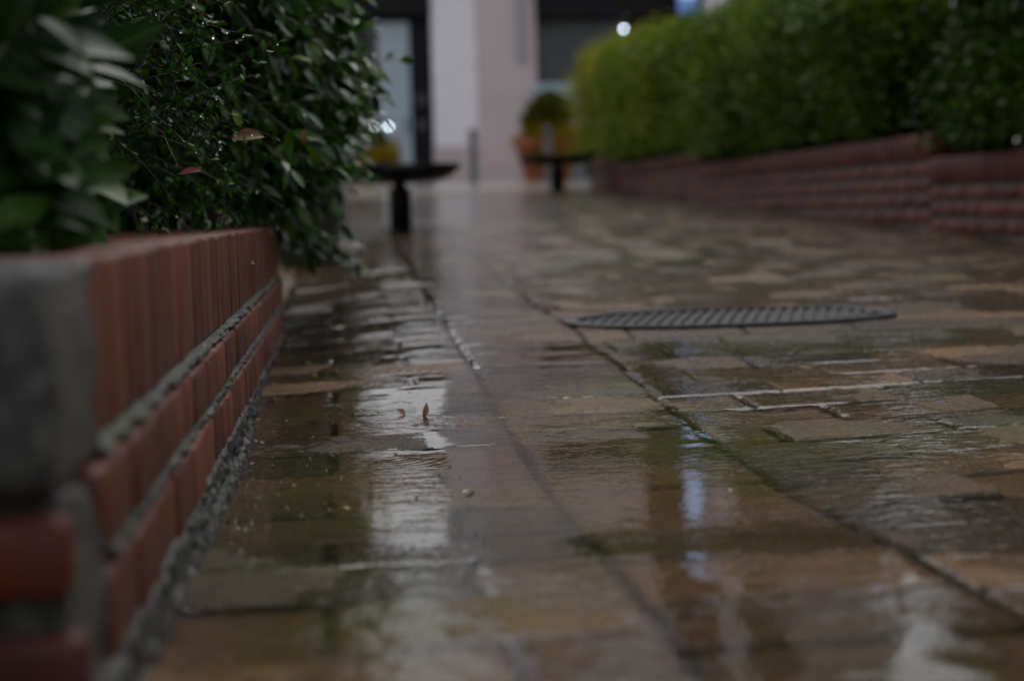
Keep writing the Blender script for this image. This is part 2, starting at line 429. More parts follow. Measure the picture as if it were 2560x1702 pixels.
    for cx, cy_, rr, lam, a in rings:
        r = np.hypot(X-cx, Y-cy_)*(1+.05*vnoise(X*20+cx*50, Y*20, 96))
        pool = pool + a*1.3*np.cos(2*np.pi*(r-rr)/lam)*np.exp(-((r-rr*.6)/(rr*.55))**2)
    blend = sstep(-.0012, .0012, pool-film)
    film = film*(1-blend) + pool*blend
    film = np.where(rc < 1.04, film-.02, film)
    c0 = int(np.searchsorted(xs, XW-.02)); r1 = int(np.searchsorted(ys, 12.0))
    sub = np.stack([X, Y, film], -1)[:r1, c0:]
    ny, nx = sub.shape[:2]
    I = np.arange(nx*ny).reshape(ny, nx)
    F = np.stack([I[:-1, :-1], I[:-1, 1:], I[1:, 1:], I[1:, :-1]], -1).reshape(-1, 4)
    dep = np.clip(film-h, -.001, .004)*calm
    o = npmesh('rain_water', sub.reshape(-1, 3), F, M['water'], None, True, dict(depth=dep[:r1, c0:]))
    tag(o, 'thin clear sheet of rain water over the paving, deepest in the ringed puddle', kind='structure')
paving_sheet()

# the wider ground and the concrete pavement in front of the shops
def strips(name, xs, ys, zf, mat, label):
    X, Y = np.meshgrid(np.array(xs, float), np.array(ys, float)); Z = zf(X, Y)
    nx, ny = X.shape[1], X.shape[0]; I = np.arange(nx*ny).reshape(ny, nx)
    F = np.stack([I[:-1, :-1], I[:-1, 1:], I[1:, 1:], I[1:, :-1]], -1).reshape(-1, 4)
    o = npmesh(name, np.stack([X, Y, Z], -1).reshape(-1, 3), F, mat)
    tag(o, label, kind='structure')
strips('ground', np.linspace(-150, 150, 41), np.concatenate([[-150, -60, -20, -5, 0], np.arange(1, 27, .5), [30, 60, 150, 300]]),
       lambda X, Y: gprof(np.minimum(Y, 26)) - .05, M['ground'], 'dark wet ground')
strips('pavement', np.linspace(-12, 14, 27), np.arange(14.55, 26.6, .4), lambda X, Y: gprof(Y)+.004 + 0*X, M['plaza'], 'pale wet concrete pavement before the shops')

# ------------------------------------------------------------------ brick walls
def brick_block(boxes, bevel, name, mat, parent, jit=.0012, seg=2):
    """boxes: list of (x0,x1,y0,y1,z0,z1); one mesh of separate bevelled bricks with a tone each."""
    bm = bmesh.new(); lay = bm.verts.layers.float.new('tone')
    for b in boxes:
        n0 = len(bm.verts)
        q = [v + random.uniform(-jit, jit) for v in b]
        add_box(bm, *q, bevel=bevel, seg=seg)
        tn = random.random()
        bm.verts.ensure_lookup_table()
        for v in [v for v in bm.verts if v[lay] == 0.0]:
            v[lay] = .02 + .98*tn
    o = bmobj(name, bm, mat, parent, smooth=True)
    return o

def bead(name, path, prof, mat, parent, res=.004, amp=.003, seed=1):
    """a rough mortar bead: profile (x,z) points swept along Y with noise on every point."""
    y0, y1 = path; ys = np.arange(y0, y1, res)
    P = np.array(prof, float); k = len(P)
    # densify profile
    t = np.linspace(0, k-1, (k-1)*4+1); px = np.interp(t, np.arange(k), P[:, 0]); pz = np.interp(t, np.arange(k), P[:, 1]); w = np.interp(t, np.arange(k), P[:, 2])
    Yg, Tg = np.meshgrid(ys, t, indexing='ij')
    nz = vnoise(Yg*70, Tg*1.2, seed) + .6*vnoise(Yg*170, Tg*3, seed+1) + .35*vnoise(Yg*22, Tg*.6, seed+2)
    nz2 = vnoise(Yg*60, Tg*1.1+9, seed+3) + .5*vnoise(Yg*25, Tg*.3, seed+4)
    Xg = px[None, :] + amp*w[None, :]*nz; Zg = pz[None, :] + amp*w[None, :]*nz2
    ny, nt_ = Xg.shape; I = np.arange(ny*nt_).reshape(ny, nt_)
    F = np.stack([I[:-1, :-1], I[1:, :-1], I[1:, 1:], I[:-1, 1:]], -1).reshape(-1, 4)
    return npmesh(name, np.stack([Xg, Yg, Zg], -1).reshape(-1, 3), F, mat, parent)

def left_wall():
    w = empty('brick_planter_wall', (XW, .72, 0), 'low red brick planter wall with crumbling mortar joints along the left edge of the path', 'wall')
    inv = Vector(w.location)
    def loc(b): return (b[0]-inv.x, b[1]-inv.x, b[2]-inv.y, b[3]-inv.y, b[4], b[5])
    Y0, Y1 = .858, 3.20
    # cap: bricks on edge
    y = Y0; boxes = []
    while y < Y1:
        wd = random.uniform(.058, .066)
        p = random.uniform(-.0012, .0012)
        boxes.append(loc((XW-.225, XW-.004+p, y, y+wd, .1575, .2655+random.uniform(-.001, .001)))); y += wd + random.uniform(.0012, .0035)
    yend = y
    brick_block(boxes, .0045, 'cap_course', M['brick'], w, .0004)
    for (za, zb, xo, nm) in ((.0965, .1465, .004, 'header_course'), (.026, .0855, .006, 'header_course')):
        y = .818; boxes = []
        while y < Y1:
            wd = random.uniform(.100, .122)
            if random.random() < .25: wd = random.uniform(.06, .08)
            boxes.append(loc((XW-.22, XW+xo+random.uniform(-.0015, .0015), y, min(y+wd, yend), za+random.uniform(-.001, .001), zb+random.uniform(-.0015, .0015)))); y += wd + random.uniform(.002, .005)
        brick_block(boxes, .006, nm, M['brick'], w, .0004)
    # brick ends facing the viewer
    boxes = [loc((XW-.110, XW-.001, .735, .758, .094, .136)), loc((XW-.235, XW-.120, .735, .758, .093, .135)),
             loc((XW-.23, XW+.004, .735, .762, .025, .074))]
    o = brick_block(boxes, .007, 'end_brick', M['brick_orange'], w); o['label'] = 'brighter orange red end bricks'
    # mortar core
    bm = bmesh.new(); add_box(bm, XW-.215-inv.x, XW-.012-inv.x, .745-inv.y, yend-.004-inv.y, -.05, .2585)
    bmobj('mortar_core', bm, M['mortar_dark'], w)
    # beads
    def bd(nm, prof, mat, amp, seed, y0=.85, y1=yend):
        o = bead(nm, (y0-inv.y, y1-inv.y), [(px-inv.x, pz, wt) for px, pz, wt in prof], mat, w, .0035, amp, seed)
        return o
    bd('mortar_joint', [(XW-.014, .160, .2), (XW-.004, .157, .8), (XW+.001, .153, 1.2), (XW+.001, .1495, 1.5), (XW-.014, .148, .3)], M['mortar'], .0024, 3)
    bd('mortar_joint', [(XW-.014, .099, .2), (XW+.000, .0965, .8), (XW+.004, .092, 1.2), (XW+.004, .0885, 1.5), (XW-.014, .087, .3)], M['mortar'], .0021, 13)
    bd('mortar_fillet', [(XW-.01, .040, .3), (XW+.008, .034, 1), (XW+.010, .022, 1.4), (XW+.011, .012, 1.2), (XW+.016, .004, 1.2), (XW+.022, -.012, .3)], M['mortar_dark'], .0030, 23, .70)
    # rough patch of mortar and the grey block at the near end
    bm = bmesh.new(); add_box(bm, XW-.10-inv.x, XW-.002-inv.x, .748-inv.y, .826-inv.y, -.01, .1445, bevel=.008, seg=2)
    bmesh.ops.subdivide_edges(bm, edges=bm.edges[:], cuts=4, use_grid_fill=True)
    for v in bm.verts:
        c = v.co; n = .007*vnoise(np.array([c.y*70+c.z*41]), np.array([c.x*50-c.z*67]), 15)[0]
        v.co += Vector((n, n*.7, n*.5))
    bmobj('mortar_patch', bm, M['concrete'], w, smooth=True)
    bm = bmesh.new(); add_box(bm, XW-.30-inv.x, XW-.002-inv.x, .725-inv.y, .8545-inv.y, .146, .2665, bevel=.012, seg=3)
    bmesh.ops.subdivide_edges(bm, edges=bm.edges[:], cuts=3, use_grid_fill=True)
    for v in bm.verts:
        c = v.co; n = .0035*vnoise(np.array([c.y*60+c.z*31]), np.array([c.x*60-c.z*57]), 5)[0]
        v.co += Vector((n, n*.7, n))
    o = bmobj('end_block', bm, M['concrete'], w, smooth=True); o['label'] = 'grey cement block capping the near end'
    return w
left_wall()

def right_wall():
    XR = 2.4
    w = empty('stepped_brick_wall', (XR, 1.0, 0), 'long red brick wall stepping up the slope along the right edge of the path', 'wall')
    segs = [(2.6, 5.66, .452), (5.66, 9.45, .555), (9.45, 12.35, .648), (12.35, 13.75, .752)]
    cap, rows, joints = [], [], []
    for i, (a, b, zt) in enumerate(segs):
        y = a
        while y < b-.03:
            e = min(y+.066, b)
            cap.append((0, .225, y-1, e-1, zt-.108, zt+random.uniform(-.001, .001))); y += .0695
        z = zt-.108-.016
        zlow = float(gprof(a)) - .08
        k = 0
        while z > zlow:
            y = a + (0 if k % 2 else -.0)
            while y < b-.03:
                e = min(y+random.choice((.108, .215)), b)
                rows.append((.004, .21, y-1, e-1, z-.05, z)); y = e+.009
            z -= .066; k += 1
        bm = None
        joints.append((.010, .205, a-1, b-1-.003, float(gprof(a))-.1, zt-.108-.003))
    brick_block(cap, .004, 'cap_course', M['brick_orange'], w, .0006, seg=1)
    brick_block(rows, .004, 'brick_course', M['brick_deep'], w, .0006, seg=1)
    bm = bmesh.new()
    for j in joints: add_box(bm, *j)
    bmobj('mortar_core', bm, M['mortar'], w)
right_wall()

# planting beds behind the walls
def bed(name, x0, x1, y0, y1, z, label):
    bm = bmesh.new(); add_box(bm, x0, x1, y0, y1, -.1, z)
    bmesh.ops.subdivide_edges(bm, edges=bm.edges[:], cuts=8, use_grid_fill=True)
    for v in bm.verts:
        if v.co.z > z-.01: v.co.z += .02*random.uniform(-1, .6)
    tag(bmobj(name, bm, M['soil']), label, kind='structure')
bed('soil_bed', -2.2, XW-.228, .50, 3.19, .215, 'dark soil of the left planting bed')
for i, (a, b, z) in enumerate(((2.6, 5.66, .40), (5.66, 9.45, .50), (9.45, 12.35, .60), (12.35, 13.7, .69))):
    bed('soil_bed', 2.63, 4.4, a+.002, b-.002, z, 'dark soil of the right planting bed')

# ------------------------------------------------------------------ foliage
def leaves(P, D, N, L, Wd, tone, curl=.25, fold=.25, nseg=4):
    """P base points, D axis, N upper normals, L length, Wd width -> verts, quads, tone, rib"""
    n = len(P)
    D = D/np.linalg.norm(D, axis=1, keepdims=True)
    S = np.cross(D, N); S /= np.linalg.norm(S, axis=1, keepdims=True)+1e-9
    N = np.cross(S, D)
    ts = np.linspace(0, 1, nseg+1)
    prof = {3: [.10, .85, .95, .06], 4: [.08, .72, 1.0, .74, .05], 5: [.08, .6, .95, .98, .62, .04]}[nseg]
    cu = (curl*np.ones(n) if np.isscalar(curl) else curl)
    vs = []; rib = []
    for t, wv in zip(ts, prof):
        c = P + D*(L*t)[:, None] - N*(L*cu*t*t)[:, None]
        off = S*(Wd*.5*wv)[:, None]; lift = N*(Wd*.5*wv*fold)[:, None]
        vs += [c-off+lift, c, c+off+lift]; rib += [1, 0, 1]
    V = np.stack(vs, 1).reshape(-1, 3)
    k = 3*(nseg+1)
    f = []
    for s in range(nseg):
        a = 3*s
        f += [(a, a+1, a+4, a+3), (a+1, a+2, a+5, a+4)]
    f = np.array(f)
    F = (np.arange(n)[:, None, None]*k + f[None]).reshape(-1, 4)
    return V, F, np.repeat(tone, k), np.tile(np.array(rib, float), n)

def tubes(lines, rad0, rad1, sides=4):
    V = []; F = []; n = 0
    for ln in lines:
        ln = np.asarray(ln); m = len(ln)
        T = np.gradient(ln, axis=0); T /= np.linalg.norm(T, axis=1, keepdims=True)+1e-9
        ref = np.array([.31, .17, .93]); A = np.cross(T, ref); A /= np.linalg.norm(A, axis=1, keepdims=True)+1e-9
        B = np.cross(T, A)
        rr = np.linspace(rad0, rad1, m)[:, None]
        for s in range(sides):
            a = 2*math.pi*s/sides
            V.append(ln + rr*(A*math.cos(a)+B*math.sin(a)))
        for i in range(m-1):
            for s in range(sides):
                s2 = (s+1) % sides
                F.append((n+s*m+i, n+s2*m+i, n+s2*m+i+1, n+s*m+i+1))
        n += sides*m
    return np.concatenate(V), np.array(F)

def twig(p0, d0, length, droop, m=9, wob=.12):
    d = np.array(d0, float); d /= np.linalg.norm(d); p = np.array(p0, float); pts = [p.copy()]
    st = length/(m-1)
    for i in range(m-1):
        d = d + np.array([0, 0, -droop/(m-1)]) + rng.normal(0, wob, 3); d /= np.linalg.norm(d)
        p = p + d*st; pts.append(p.copy())
    return np.array(pts)

def leaf_twigs(lines, per, Lr, Wr, jit=.5, t0=.25, up_bias=.7):
    """leaf bases along every twig, alternate sides"""
    P = []; D = []; N = []; L = []; Wd = []; T = []
    for ln in lines:
        m = len(ln); k = per
        ts = np.sort(rng.uniform(t0, 1.0, k))*(m-1)
        ts[-1] = m-1-1e-4
        i = np.floor(ts).astype(int); fr = (ts-i)[:, None]
        p = ln[i]*(1-fr)+ln[np.minimum(i+1, m-1)]*fr
        tan = ln[np.minimum(i+1, m-1)]-ln[i]; tan /= np.linalg.norm(tan, axis=1, keepdims=True)+1e-9
        rnd = rng.normal(0, 1, (k, 3)); side = np.cross(tan, rnd); side /= np.linalg.norm(side, axis=1, keepdims=True)+1e-9
        d = tan*rng.uniform(.3, .9, (k, 1)) + side*rng.uniform(.5, 1, (k, 1)); d[-1] = tan[-1]
        nrm = np.array([0, 0, up_bias]) + rng.normal(0, jit, (k, 3)) + np.array([.25, -.15, 0])
        base_t = rng.uniform(0, .75)
        P.append(p); D.append(d); N.append(nrm); s = rng.uniform(.7, 1.15, k)
        L.append(rng.uniform(*Lr)*s); Wd.append(rng.uniform(*Wr)*s); T.append(np.clip(base_t + rng.normal(0, .16, k), 0, 1))
    return [np.concatenate(a) for a in (P, D, N, L, Wd, T)]

def drops(points, radii, parent, name='water_drop'):
    bm = bmesh.new(); bmesh.ops.create_icosphere(bm, subdivisions=2, radius=1)
    v0 = np.array([v.co[:] for v in bm.verts]); bm.verts.index_update(); f0 = np.array([[v.index for v in f.verts] for f in bm.faces]); bm.free()
    v0 = v0*np.array([1, 1, 1.12])
    V = (points[:, None, :] + v0[None]*radii[:, None, None]).reshape(-1, 3)
    F = (np.arange(len(points))[:, None, None]*len(v0) + f0[None]).reshape(-1, 3)
    o = npmesh(name, V, F, M['drop'], parent); o['kind'] = 'stuff'
    return o

def single_leaf(name, pos, d, n, L, Wd, mat, parent=None, curl=.3, fold=.3):
    V, F, t, r = leaves(np.array([[0., 0, 0]]), np.array([d], float), np.array([n], float), np.array([L]), np.array([Wd]), np.array([.5]), curl, fold, 5)
    o = npmesh(name, V, F, mat, parent, True, dict(tone=t, rib=r)); o.location = pos
    return o

# --- small-leaved shrub behind the left wall
def small_shrub():
    root = empty('small_leaved_shrub', (-.7, 2.2, .22), 'dense dark shrub of tiny leaves and bare twigs behind the left brick wall', 'shrub')
    O = np.array(root.location)
    lines = []
    def surf(Y, z):
        return -.225 + .05*np.sin(Y*3.1+z*4) + .045*np.sin(z*9+Y*5) + .12*sstep(2.0, 3.0, Y) - .05*sstep(.6, .3, z)*0
    n = 2900
    while len(lines) < n:
        Y = rng.uniform(1.38, 3.35); z = rng.uniform(.30, 1.25)
        dens = 1.0
        if z < .46 and Y < 2.4: dens = .22
        elif z < .55: dens = .55
        if rng.random() > dens: continue
        depth = abs(rng.normal(0, .13))
        X = surf(Y, z) - depth
        if Y < 1.75: X = surf(Y, z) - rng.uniform(0, .75)
        tip = np.array([X, Y, z])
        d = np.array([rng.uniform(.1, 1), rng.uniform(-.9, .25), rng.uniform(-.3, .9)])
        ln = rng.uniform(.14, .32)
        d /= np.linalg.norm(d)
        start = tip - d*ln*.85 + np.array([0, 0, .03])
        lines.append(twig(start, d, ln, rng.uniform(.2, 1.1), 8, .13))
    P, D, N, L, Wd, T = leaf_twigs(lines, 17, (.010, .0165), (.0055, .0085), .55, .2)
    T = T*.85
    # inner shade leaves
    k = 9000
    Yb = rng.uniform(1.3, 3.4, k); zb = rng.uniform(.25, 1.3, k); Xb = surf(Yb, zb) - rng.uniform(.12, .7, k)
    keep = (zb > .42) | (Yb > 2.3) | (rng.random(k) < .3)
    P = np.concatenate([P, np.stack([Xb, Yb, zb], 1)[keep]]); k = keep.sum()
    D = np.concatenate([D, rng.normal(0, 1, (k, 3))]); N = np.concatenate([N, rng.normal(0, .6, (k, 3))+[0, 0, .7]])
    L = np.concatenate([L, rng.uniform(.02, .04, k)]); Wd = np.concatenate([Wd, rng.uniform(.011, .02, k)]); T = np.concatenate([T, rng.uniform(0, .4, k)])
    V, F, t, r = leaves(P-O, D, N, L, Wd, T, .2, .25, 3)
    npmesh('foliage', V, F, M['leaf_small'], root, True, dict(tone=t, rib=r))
    # scattered larger, paler leaves
    q = 60; idx = rng.integers(0, len(lines), q)
    Pq = np.array([lines[i][rng.integers(3, 8)] for i in idx]); sel = Pq[:, 0] > -.5
    Pq = Pq[sel]; q = len(Pq)
    V, F, t, r = leaves(Pq-O, rng.normal(0, 1, (q, 3))+[.3, -.3, -.5], rng.normal(0, .5, (q, 3))+[.4, -.5, .6], rng.uniform(.024, .042, q), rng.uniform(.010, .016, q), rng.uniform(.3, .9, q), .25, .2, 4)
    o = npmesh('older_leaf', V, F, M['leaf_mid'], root, True, dict(tone=t, rib=r)); o['kind'] = 'stuff'; o['label'] = 'larger paler leaves scattered through the shrub'
    # main stems and bare twigs
    main = []
    for i in range(90):
        Y = rng.uniform(1.3, 3.3); b = np.array([rng.uniform(-.75, -.42), Y, .2])
        bt = (twig(b, (rng.uniform(-.2, .6), rng.uniform(-.6, .4), 1), rng.uniform(.4, .8), rng.uniform(0, .6), 14, .14))
        if (bt[:, 0] - surf(bt[:, 1], bt[:, 2])).max() < -.01 and bt[:, 1].min() > 1.42: main.append(bt)
    V, F = tubes(main, .0042, .0014, 5); npmesh('stem', V-O, F, M['bark'], root)
    bare = []
    for i in range(150):
        Y = rng.uniform(1.25, 3.0); b = np.array([rng.uniform(-.55, -.3), Y, rng.uniform(.24, .6)])
        bt = (twig(b, (rng.uniform(-.2, 1), rng.uniform(-1, .6), rng.uniform(-.1, .9)), rng.uniform(.2, .45), rng.uniform(.2, 1.2), 14, .16))
        if (bt[:, 0] - surf(bt[:, 1], bt[:, 2])).max() < .015 and bt[:, 1].min() > 1.38: bare.append(bt)
    V, F = tubes(bare+lines, .0011, .0005, 3); o = npmesh('twig', V-O, F, M['bark'], root); o['kind'] = 'stuff'
    # drops at twig and leaf tips on the outside
    tips = np.array([l[-1] for l in lines] + [l[rng.integers(4, 8)] for l in lines])
    sel = (tips[:, 0] > surf(tips[:, 1], tips[:, 2]) - .08)
    tips = tips[sel]; tips = tips[rng.permutation(len(tips))[:750]]
    drops(tips - O + np.array([0, 0, -.002]), rng.uniform(.0012, .0028, len(tips)), root)
    # two coloured leaves caught in the twigs
    for nm, pos, d, nn, L_, W_, mt, lb in (
        ('fallen_leaf', (-.150, 2.02, .395), (.6, -.5, .15), (.3, -.75, .5), .050, .024, 'tan_leaf', 'curled brown leaf caught high in the left shrub'),
        ('fallen_leaf', (-.175, 1.83, .345), (-.9, .1, .1), (.2, -.6, .7), .030, .014, 'red_leaf', 'small dusky red leaf caught low in the left shrub'),
        ('fallen_leaf', (-.065, 2.55, .435), (.1, -.1, -.9), (.5, -.8, .2), .024, .011, 'orange_leaf', 'orange leaf caught among the right hand leaves of the shrub')):
        tag(single_leaf(nm, pos, d, nn, L_, W_, M[mt]), lb, 'leaf')
small_shrub()

# --- glossy mid-sized leaves hanging over the far end of the left wall
def glossy_shrub():
    root = empty('glossy_shrub', (-.4, 3.5, .2), 'arching shrub with long glossy dark leaves spilling over the far end of the left wall', 'shrub')
    O = np.array(root.location); lines = []
    zs = np.array([.15, .21, .30, .38, .46, .55, .65, .75, .95, 1.3]); xs = np.array([-.09, -.03, .0, .02, .035, .075, .075, .065, .05, .0])
    while len(lines) < 800:
        z = rng.uniform(.20, 1.25); Y = rng.uniform(2.55, 4.0)
        xm = np.interp(z, zs, xs) - .16*sstep(3.1, 2.5, np.array(Y)) - .05*sstep(3.4, 4.0, np.array(Y))
        if z < .34 and not (3.15 < Y < 3.6): continue
        z = max(z, .275)
        X = xm - abs(rng.normal(0, .09)) - .012
        d = np.array([rng.uniform(.2, 1), rng.uniform(-.8, .3), rng.uniform(-.4, .6)]); d /= np.linalg.norm(d)
        ln = rng.uniform(.14, .3)
        lines.append(twig(np.array([X, Y, z]) - d*ln*.85 + [0, 0, .05], d, ln, rng.uniform(.4, 1.3), 8, .08))
    P, D, N, L, Wd, T = leaf_twigs(lines, 12, (.036, .058), (.015, .023), .5, .15, .9)
    D = D + np.array([.1, -.1, -.22])
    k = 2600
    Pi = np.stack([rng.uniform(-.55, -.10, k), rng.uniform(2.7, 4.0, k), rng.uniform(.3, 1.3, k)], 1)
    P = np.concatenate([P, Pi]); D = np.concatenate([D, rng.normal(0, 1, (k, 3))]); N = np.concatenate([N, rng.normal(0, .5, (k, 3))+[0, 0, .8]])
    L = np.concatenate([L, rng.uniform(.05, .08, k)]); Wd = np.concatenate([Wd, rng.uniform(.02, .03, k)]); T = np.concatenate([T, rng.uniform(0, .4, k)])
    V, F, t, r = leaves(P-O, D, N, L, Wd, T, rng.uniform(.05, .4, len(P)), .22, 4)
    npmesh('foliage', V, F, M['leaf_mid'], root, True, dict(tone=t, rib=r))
    V, F = tubes(lines, .0022, .0009, 4); o = npmesh('twig', V-O, F, M['stem'], root); o['kind'] = 'stuff'
    st = [twig(np.array([rng.uniform(-.55, -.3), rng.uniform(2.8, 3.15), .2]), (rng.uniform(0, .6), rng.uniform(-.1, .6), 1), .9, .5, 12, .1) for i in range(40)]
    st = [q for q in st if q[:, 0].max() < -.08]
    V, F = tubes(st, .007, .002, 6); npmesh('stem', V-O, F, M['bark'], root)
    tips = np.array([l[-1] for l in lines]); tips = tips[rng.permutation(len(tips))[:150]]
    drops(tips - O + np.array([0, 0, -.003]), rng.uniform(.0018, .004, len(tips)), root)
glossy_shrub()

# --- broad-leaved laurel at the near left corner
def laurel():
    root = empty('broad_leaved_laurel', (-.42, .95, .2), 'laurel with broad glossy blue green leaves crowding the near left corner above the grey block', 'shrub')
    O = np.array(root.location); lines = []
    for i in range(260):
        z = rng.uniform(.30, .80); Y = rng.uniform(.98, 1.36)
        xm = np.interp(z, [.28, .32, .38, .42, .48, .8], [-.178, -.165, -.142, -.158, -.150, -.150])*Y/1.0
        X = xm - abs(rng.normal(0, .055)) - .03
        d = np.array([rng.uniform(.1, 1), rng.uniform(-.8, .3), rng.uniform(-.1, .9)]); d /= np.linalg.norm(d)
        ln = rng.uniform(.10, .2)
        lines.append(twig(np.array([X, Y, z]) - d*ln, d, ln*.8, .4, 7, .06))
    P, D, N, L, Wd, T = leaf_twigs(lines, 8, (.046, .068), (.024, .034), .35, .40, .7)
    D = D + np.array([.15, -.15, -.15]); N = N + np.array([.25, -.65, .15])
    V, F, t, r = leaves(P-O, D, N, L, Wd, T, rng.uniform(.05, .35, len(P)), .22, 5)
    npmesh('foliage', V, F, M['leaf_large'], root, True, dict(tone=t, rib=r))
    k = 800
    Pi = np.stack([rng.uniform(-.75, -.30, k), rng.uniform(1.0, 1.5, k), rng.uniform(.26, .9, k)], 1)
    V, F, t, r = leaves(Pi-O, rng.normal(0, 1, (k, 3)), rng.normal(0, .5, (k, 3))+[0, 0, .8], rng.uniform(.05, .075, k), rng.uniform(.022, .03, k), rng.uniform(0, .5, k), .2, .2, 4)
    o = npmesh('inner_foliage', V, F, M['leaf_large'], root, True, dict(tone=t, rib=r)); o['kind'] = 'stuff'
    st = [twig(np.array([rng.uniform(-.5, -.3), rng.uniform(1.05, 1.35), .2]), (rng.uniform(-.3, .2), rng.uniform(-.3, .3), 1), .5, .0, 10, .06) for i in range(12)]
    V, F = tubes(st + lines, .0032, .0016, 5); npmesh('stem', V-O, F, M['stem'], root)
    tips = P[rng.permutation(len(P))[:60]] + D[:60]*0
    drops(tips - O, rng.uniform(.0012, .0022, len(tips)), root)
laurel()

# --- clipped hedges behind the right wall
def hedge(name, label, y0, y1, x0, x1, zlo, ztop, n, mat, seed, gold=0.0, slope=0):
    root = empty(name, ((x0+x1)/2, (y0+y1)/2, zlo), label, 'hedge')
    O = np.array(root.location)
    u = rng.random(n)
    Y = rng.uniform(y0, y1, n); z = rng.uniform(zlo, ztop, n); X = np.full(n, x0)
    fr = u < .55; tp = (u >= .55) & (u < .85); en = u >= .85
    X[tp] = rng.uniform(x0, x1, tp.sum()); z[tp] = ztop
    X[en] = rng.uniform(x0, x1, en.sum()); Y[en] = np.where(rng.random(en.sum()) < .5, y0, y1)
    # round the shoulders and lump the faces
    lump = .07*vnoise(Y*.9, z*2.4+X, seed) + .06*vnoise(Y*5, z*5+X*3, seed+1)
    sh = np.clip((z-(ztop-.22))/.22, 0, 1)
    X = np.where(fr, X - lump + .14*sh**2, X)
    z = np.where(tp, z + lump*.7 - .12*np.clip(1-(X-x0)/.25, 0, 1)**2, z)
    ed = np.clip(1-(y1-Y)/.35, 0, 1); z = z - .12*ed**2*(z > ztop-.3)
    dep = rng.normal(.035, .07, n)
    X = np.where(fr, X+dep, X); z = np.where(tp, z-dep, z); Y = np.where(en, np.where(Y > (y0+y1)/2, Y-dep-lump*.5, Y+dep+lump*.5), Y)
    z = z + slope*(Y-y1)*(z-zlo)/(ztop-zlo)
    P = np.stack([X, Y, z], 1)
    captop = np.select([Y < 5.66, Y < 9.45, Y < 12.35], [.452, .555, .648], .752)
    ok = ~((z < captop+.035) & (X < 2.66))
    P, X, Y, z, fr, tp, en = [q[ok] for q in (P, X, Y, z, fr, tp, en)]; n = len(P)
    out = np.where(fr[:, None], [-1, -.1, .35], np.where(tp[:, None], [0, 0, 1.], [0, 0, .4])).astype(float)
    out[en, 1] = np.where(Y[en] > (y0+y1)/2, 1, -1)
    D = out*.6 + rng.normal(0, .7, (n, 3)); N = out*.7 + rng.normal(0, .55, (n, 3)) + [0, 0, .35]
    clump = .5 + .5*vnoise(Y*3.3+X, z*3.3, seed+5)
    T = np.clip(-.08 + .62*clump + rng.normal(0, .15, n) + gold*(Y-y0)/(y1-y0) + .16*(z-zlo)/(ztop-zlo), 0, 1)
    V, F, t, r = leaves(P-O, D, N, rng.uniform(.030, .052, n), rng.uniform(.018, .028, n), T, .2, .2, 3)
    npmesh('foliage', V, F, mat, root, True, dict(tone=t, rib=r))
    k = n//3
    Pi = np.stack([rng.uniform(x0+.1, x1, k), rng.uniform(y0+.1, y1-.1, k), rng.uniform(zlo, ztop-.1, k)], 1)
    Pi[:, 2] += slope*(Pi[:, 1]-y1)*(Pi[:, 2]-zlo)/(ztop-zlo)
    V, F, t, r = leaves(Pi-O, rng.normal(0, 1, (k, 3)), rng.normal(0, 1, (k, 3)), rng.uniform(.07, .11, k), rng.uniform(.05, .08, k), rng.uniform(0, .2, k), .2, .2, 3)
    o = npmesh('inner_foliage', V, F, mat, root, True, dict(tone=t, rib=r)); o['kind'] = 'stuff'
    st = []
    yy = y0+.3
    while yy < y1-.2:
        b = np.array([(x0+x1)/2+rng.uniform(-.2, .2), yy, zlo-.05])
        for q in range(4): st.append(twig(b, (rng.uniform(-.8, .5), rng.uniform(-.4, .4), 1), (ztop-zlo)*.9, 0, 8, .1))
        yy += .5
    V, F = tubes(st, .012, .003, 5); npmesh('stem', V-O, F, M['bark'], root)
hedge('clipped_hedge', 'yellow green clipped hedge on the higher steps of the right brick wall', 6.15, 14.1, 2.34, 3.5, .50, 1.80, 52000, M['leaf_hedge'], 61, gold=.42, slope=.057)
hedge('clipped_hedge', 'darker blue green hedge at the right edge, behind the lowest step of the brick wall', 2.7, 5.55, 2.43, 3.6, .38, 1.72, 28000, M['leaf_hedge_dark'], 71, gold=0)

# ------------------------------------------------------------------ benches
def bench():
    root = empty('pedestal_bench', (0, 0, 0))
    bm = bmesh.new()
    # seat: shallow dish profile, flat on top with the ends curling up thin
    Wb, n = .29, 15
    nl = 24
    rings = []
    for j in range(nl+1):
        a = math.pi*(j/nl)
        yy = -math.cos(a)*.36
        s = max(.05, math.sin(a))**.35
        ring = []
        for i in range(n):
            u = -1+2*i/(n-1); x = u*Wb*s
            ring.append(bm.verts.new((x, yy, .300)))
        for i in range(n-1, -1, -1):
            u = -1+2*i/(n-1); x = u*Wb*s*.985
            th = .014 + .068*(1-abs(u)**5)
            ring.append(bm.verts.new((x, yy, .300 - th*s)))
        rings.append(ring)
    k = len(rings[0])
    for a, b in zip(rings[:-1], rings[1:]):
        for i in range(k): bm.faces.new((a[i], b[i], b[(i+1) % k], a[(i+1) % k]))
    bm.faces.new(rings[0]); bm.faces.new(rings[-1][::-1])
    bmesh.ops.recalc_face_normals(bm, faces=bm.faces[:])
    bmobj('seat', bm, M['blackmetal'], root, True)
    bm = bmesh.new(); lathe(bm, [(.052, .0), (.052, .188), (.050, .196), (.030, .200), (.030, .222), (.070, .228)], 28)
    bmobj('pedestal', bm, M['blackmetal'], root, True)
    bm = bmesh.new(); lathe(bm, [(.10, -.02), (.10, .006), (.094, .010), (.047, .012)], 32)
    bmobj('base_plate', bm, M['blackmetal'], root, True)
    return root
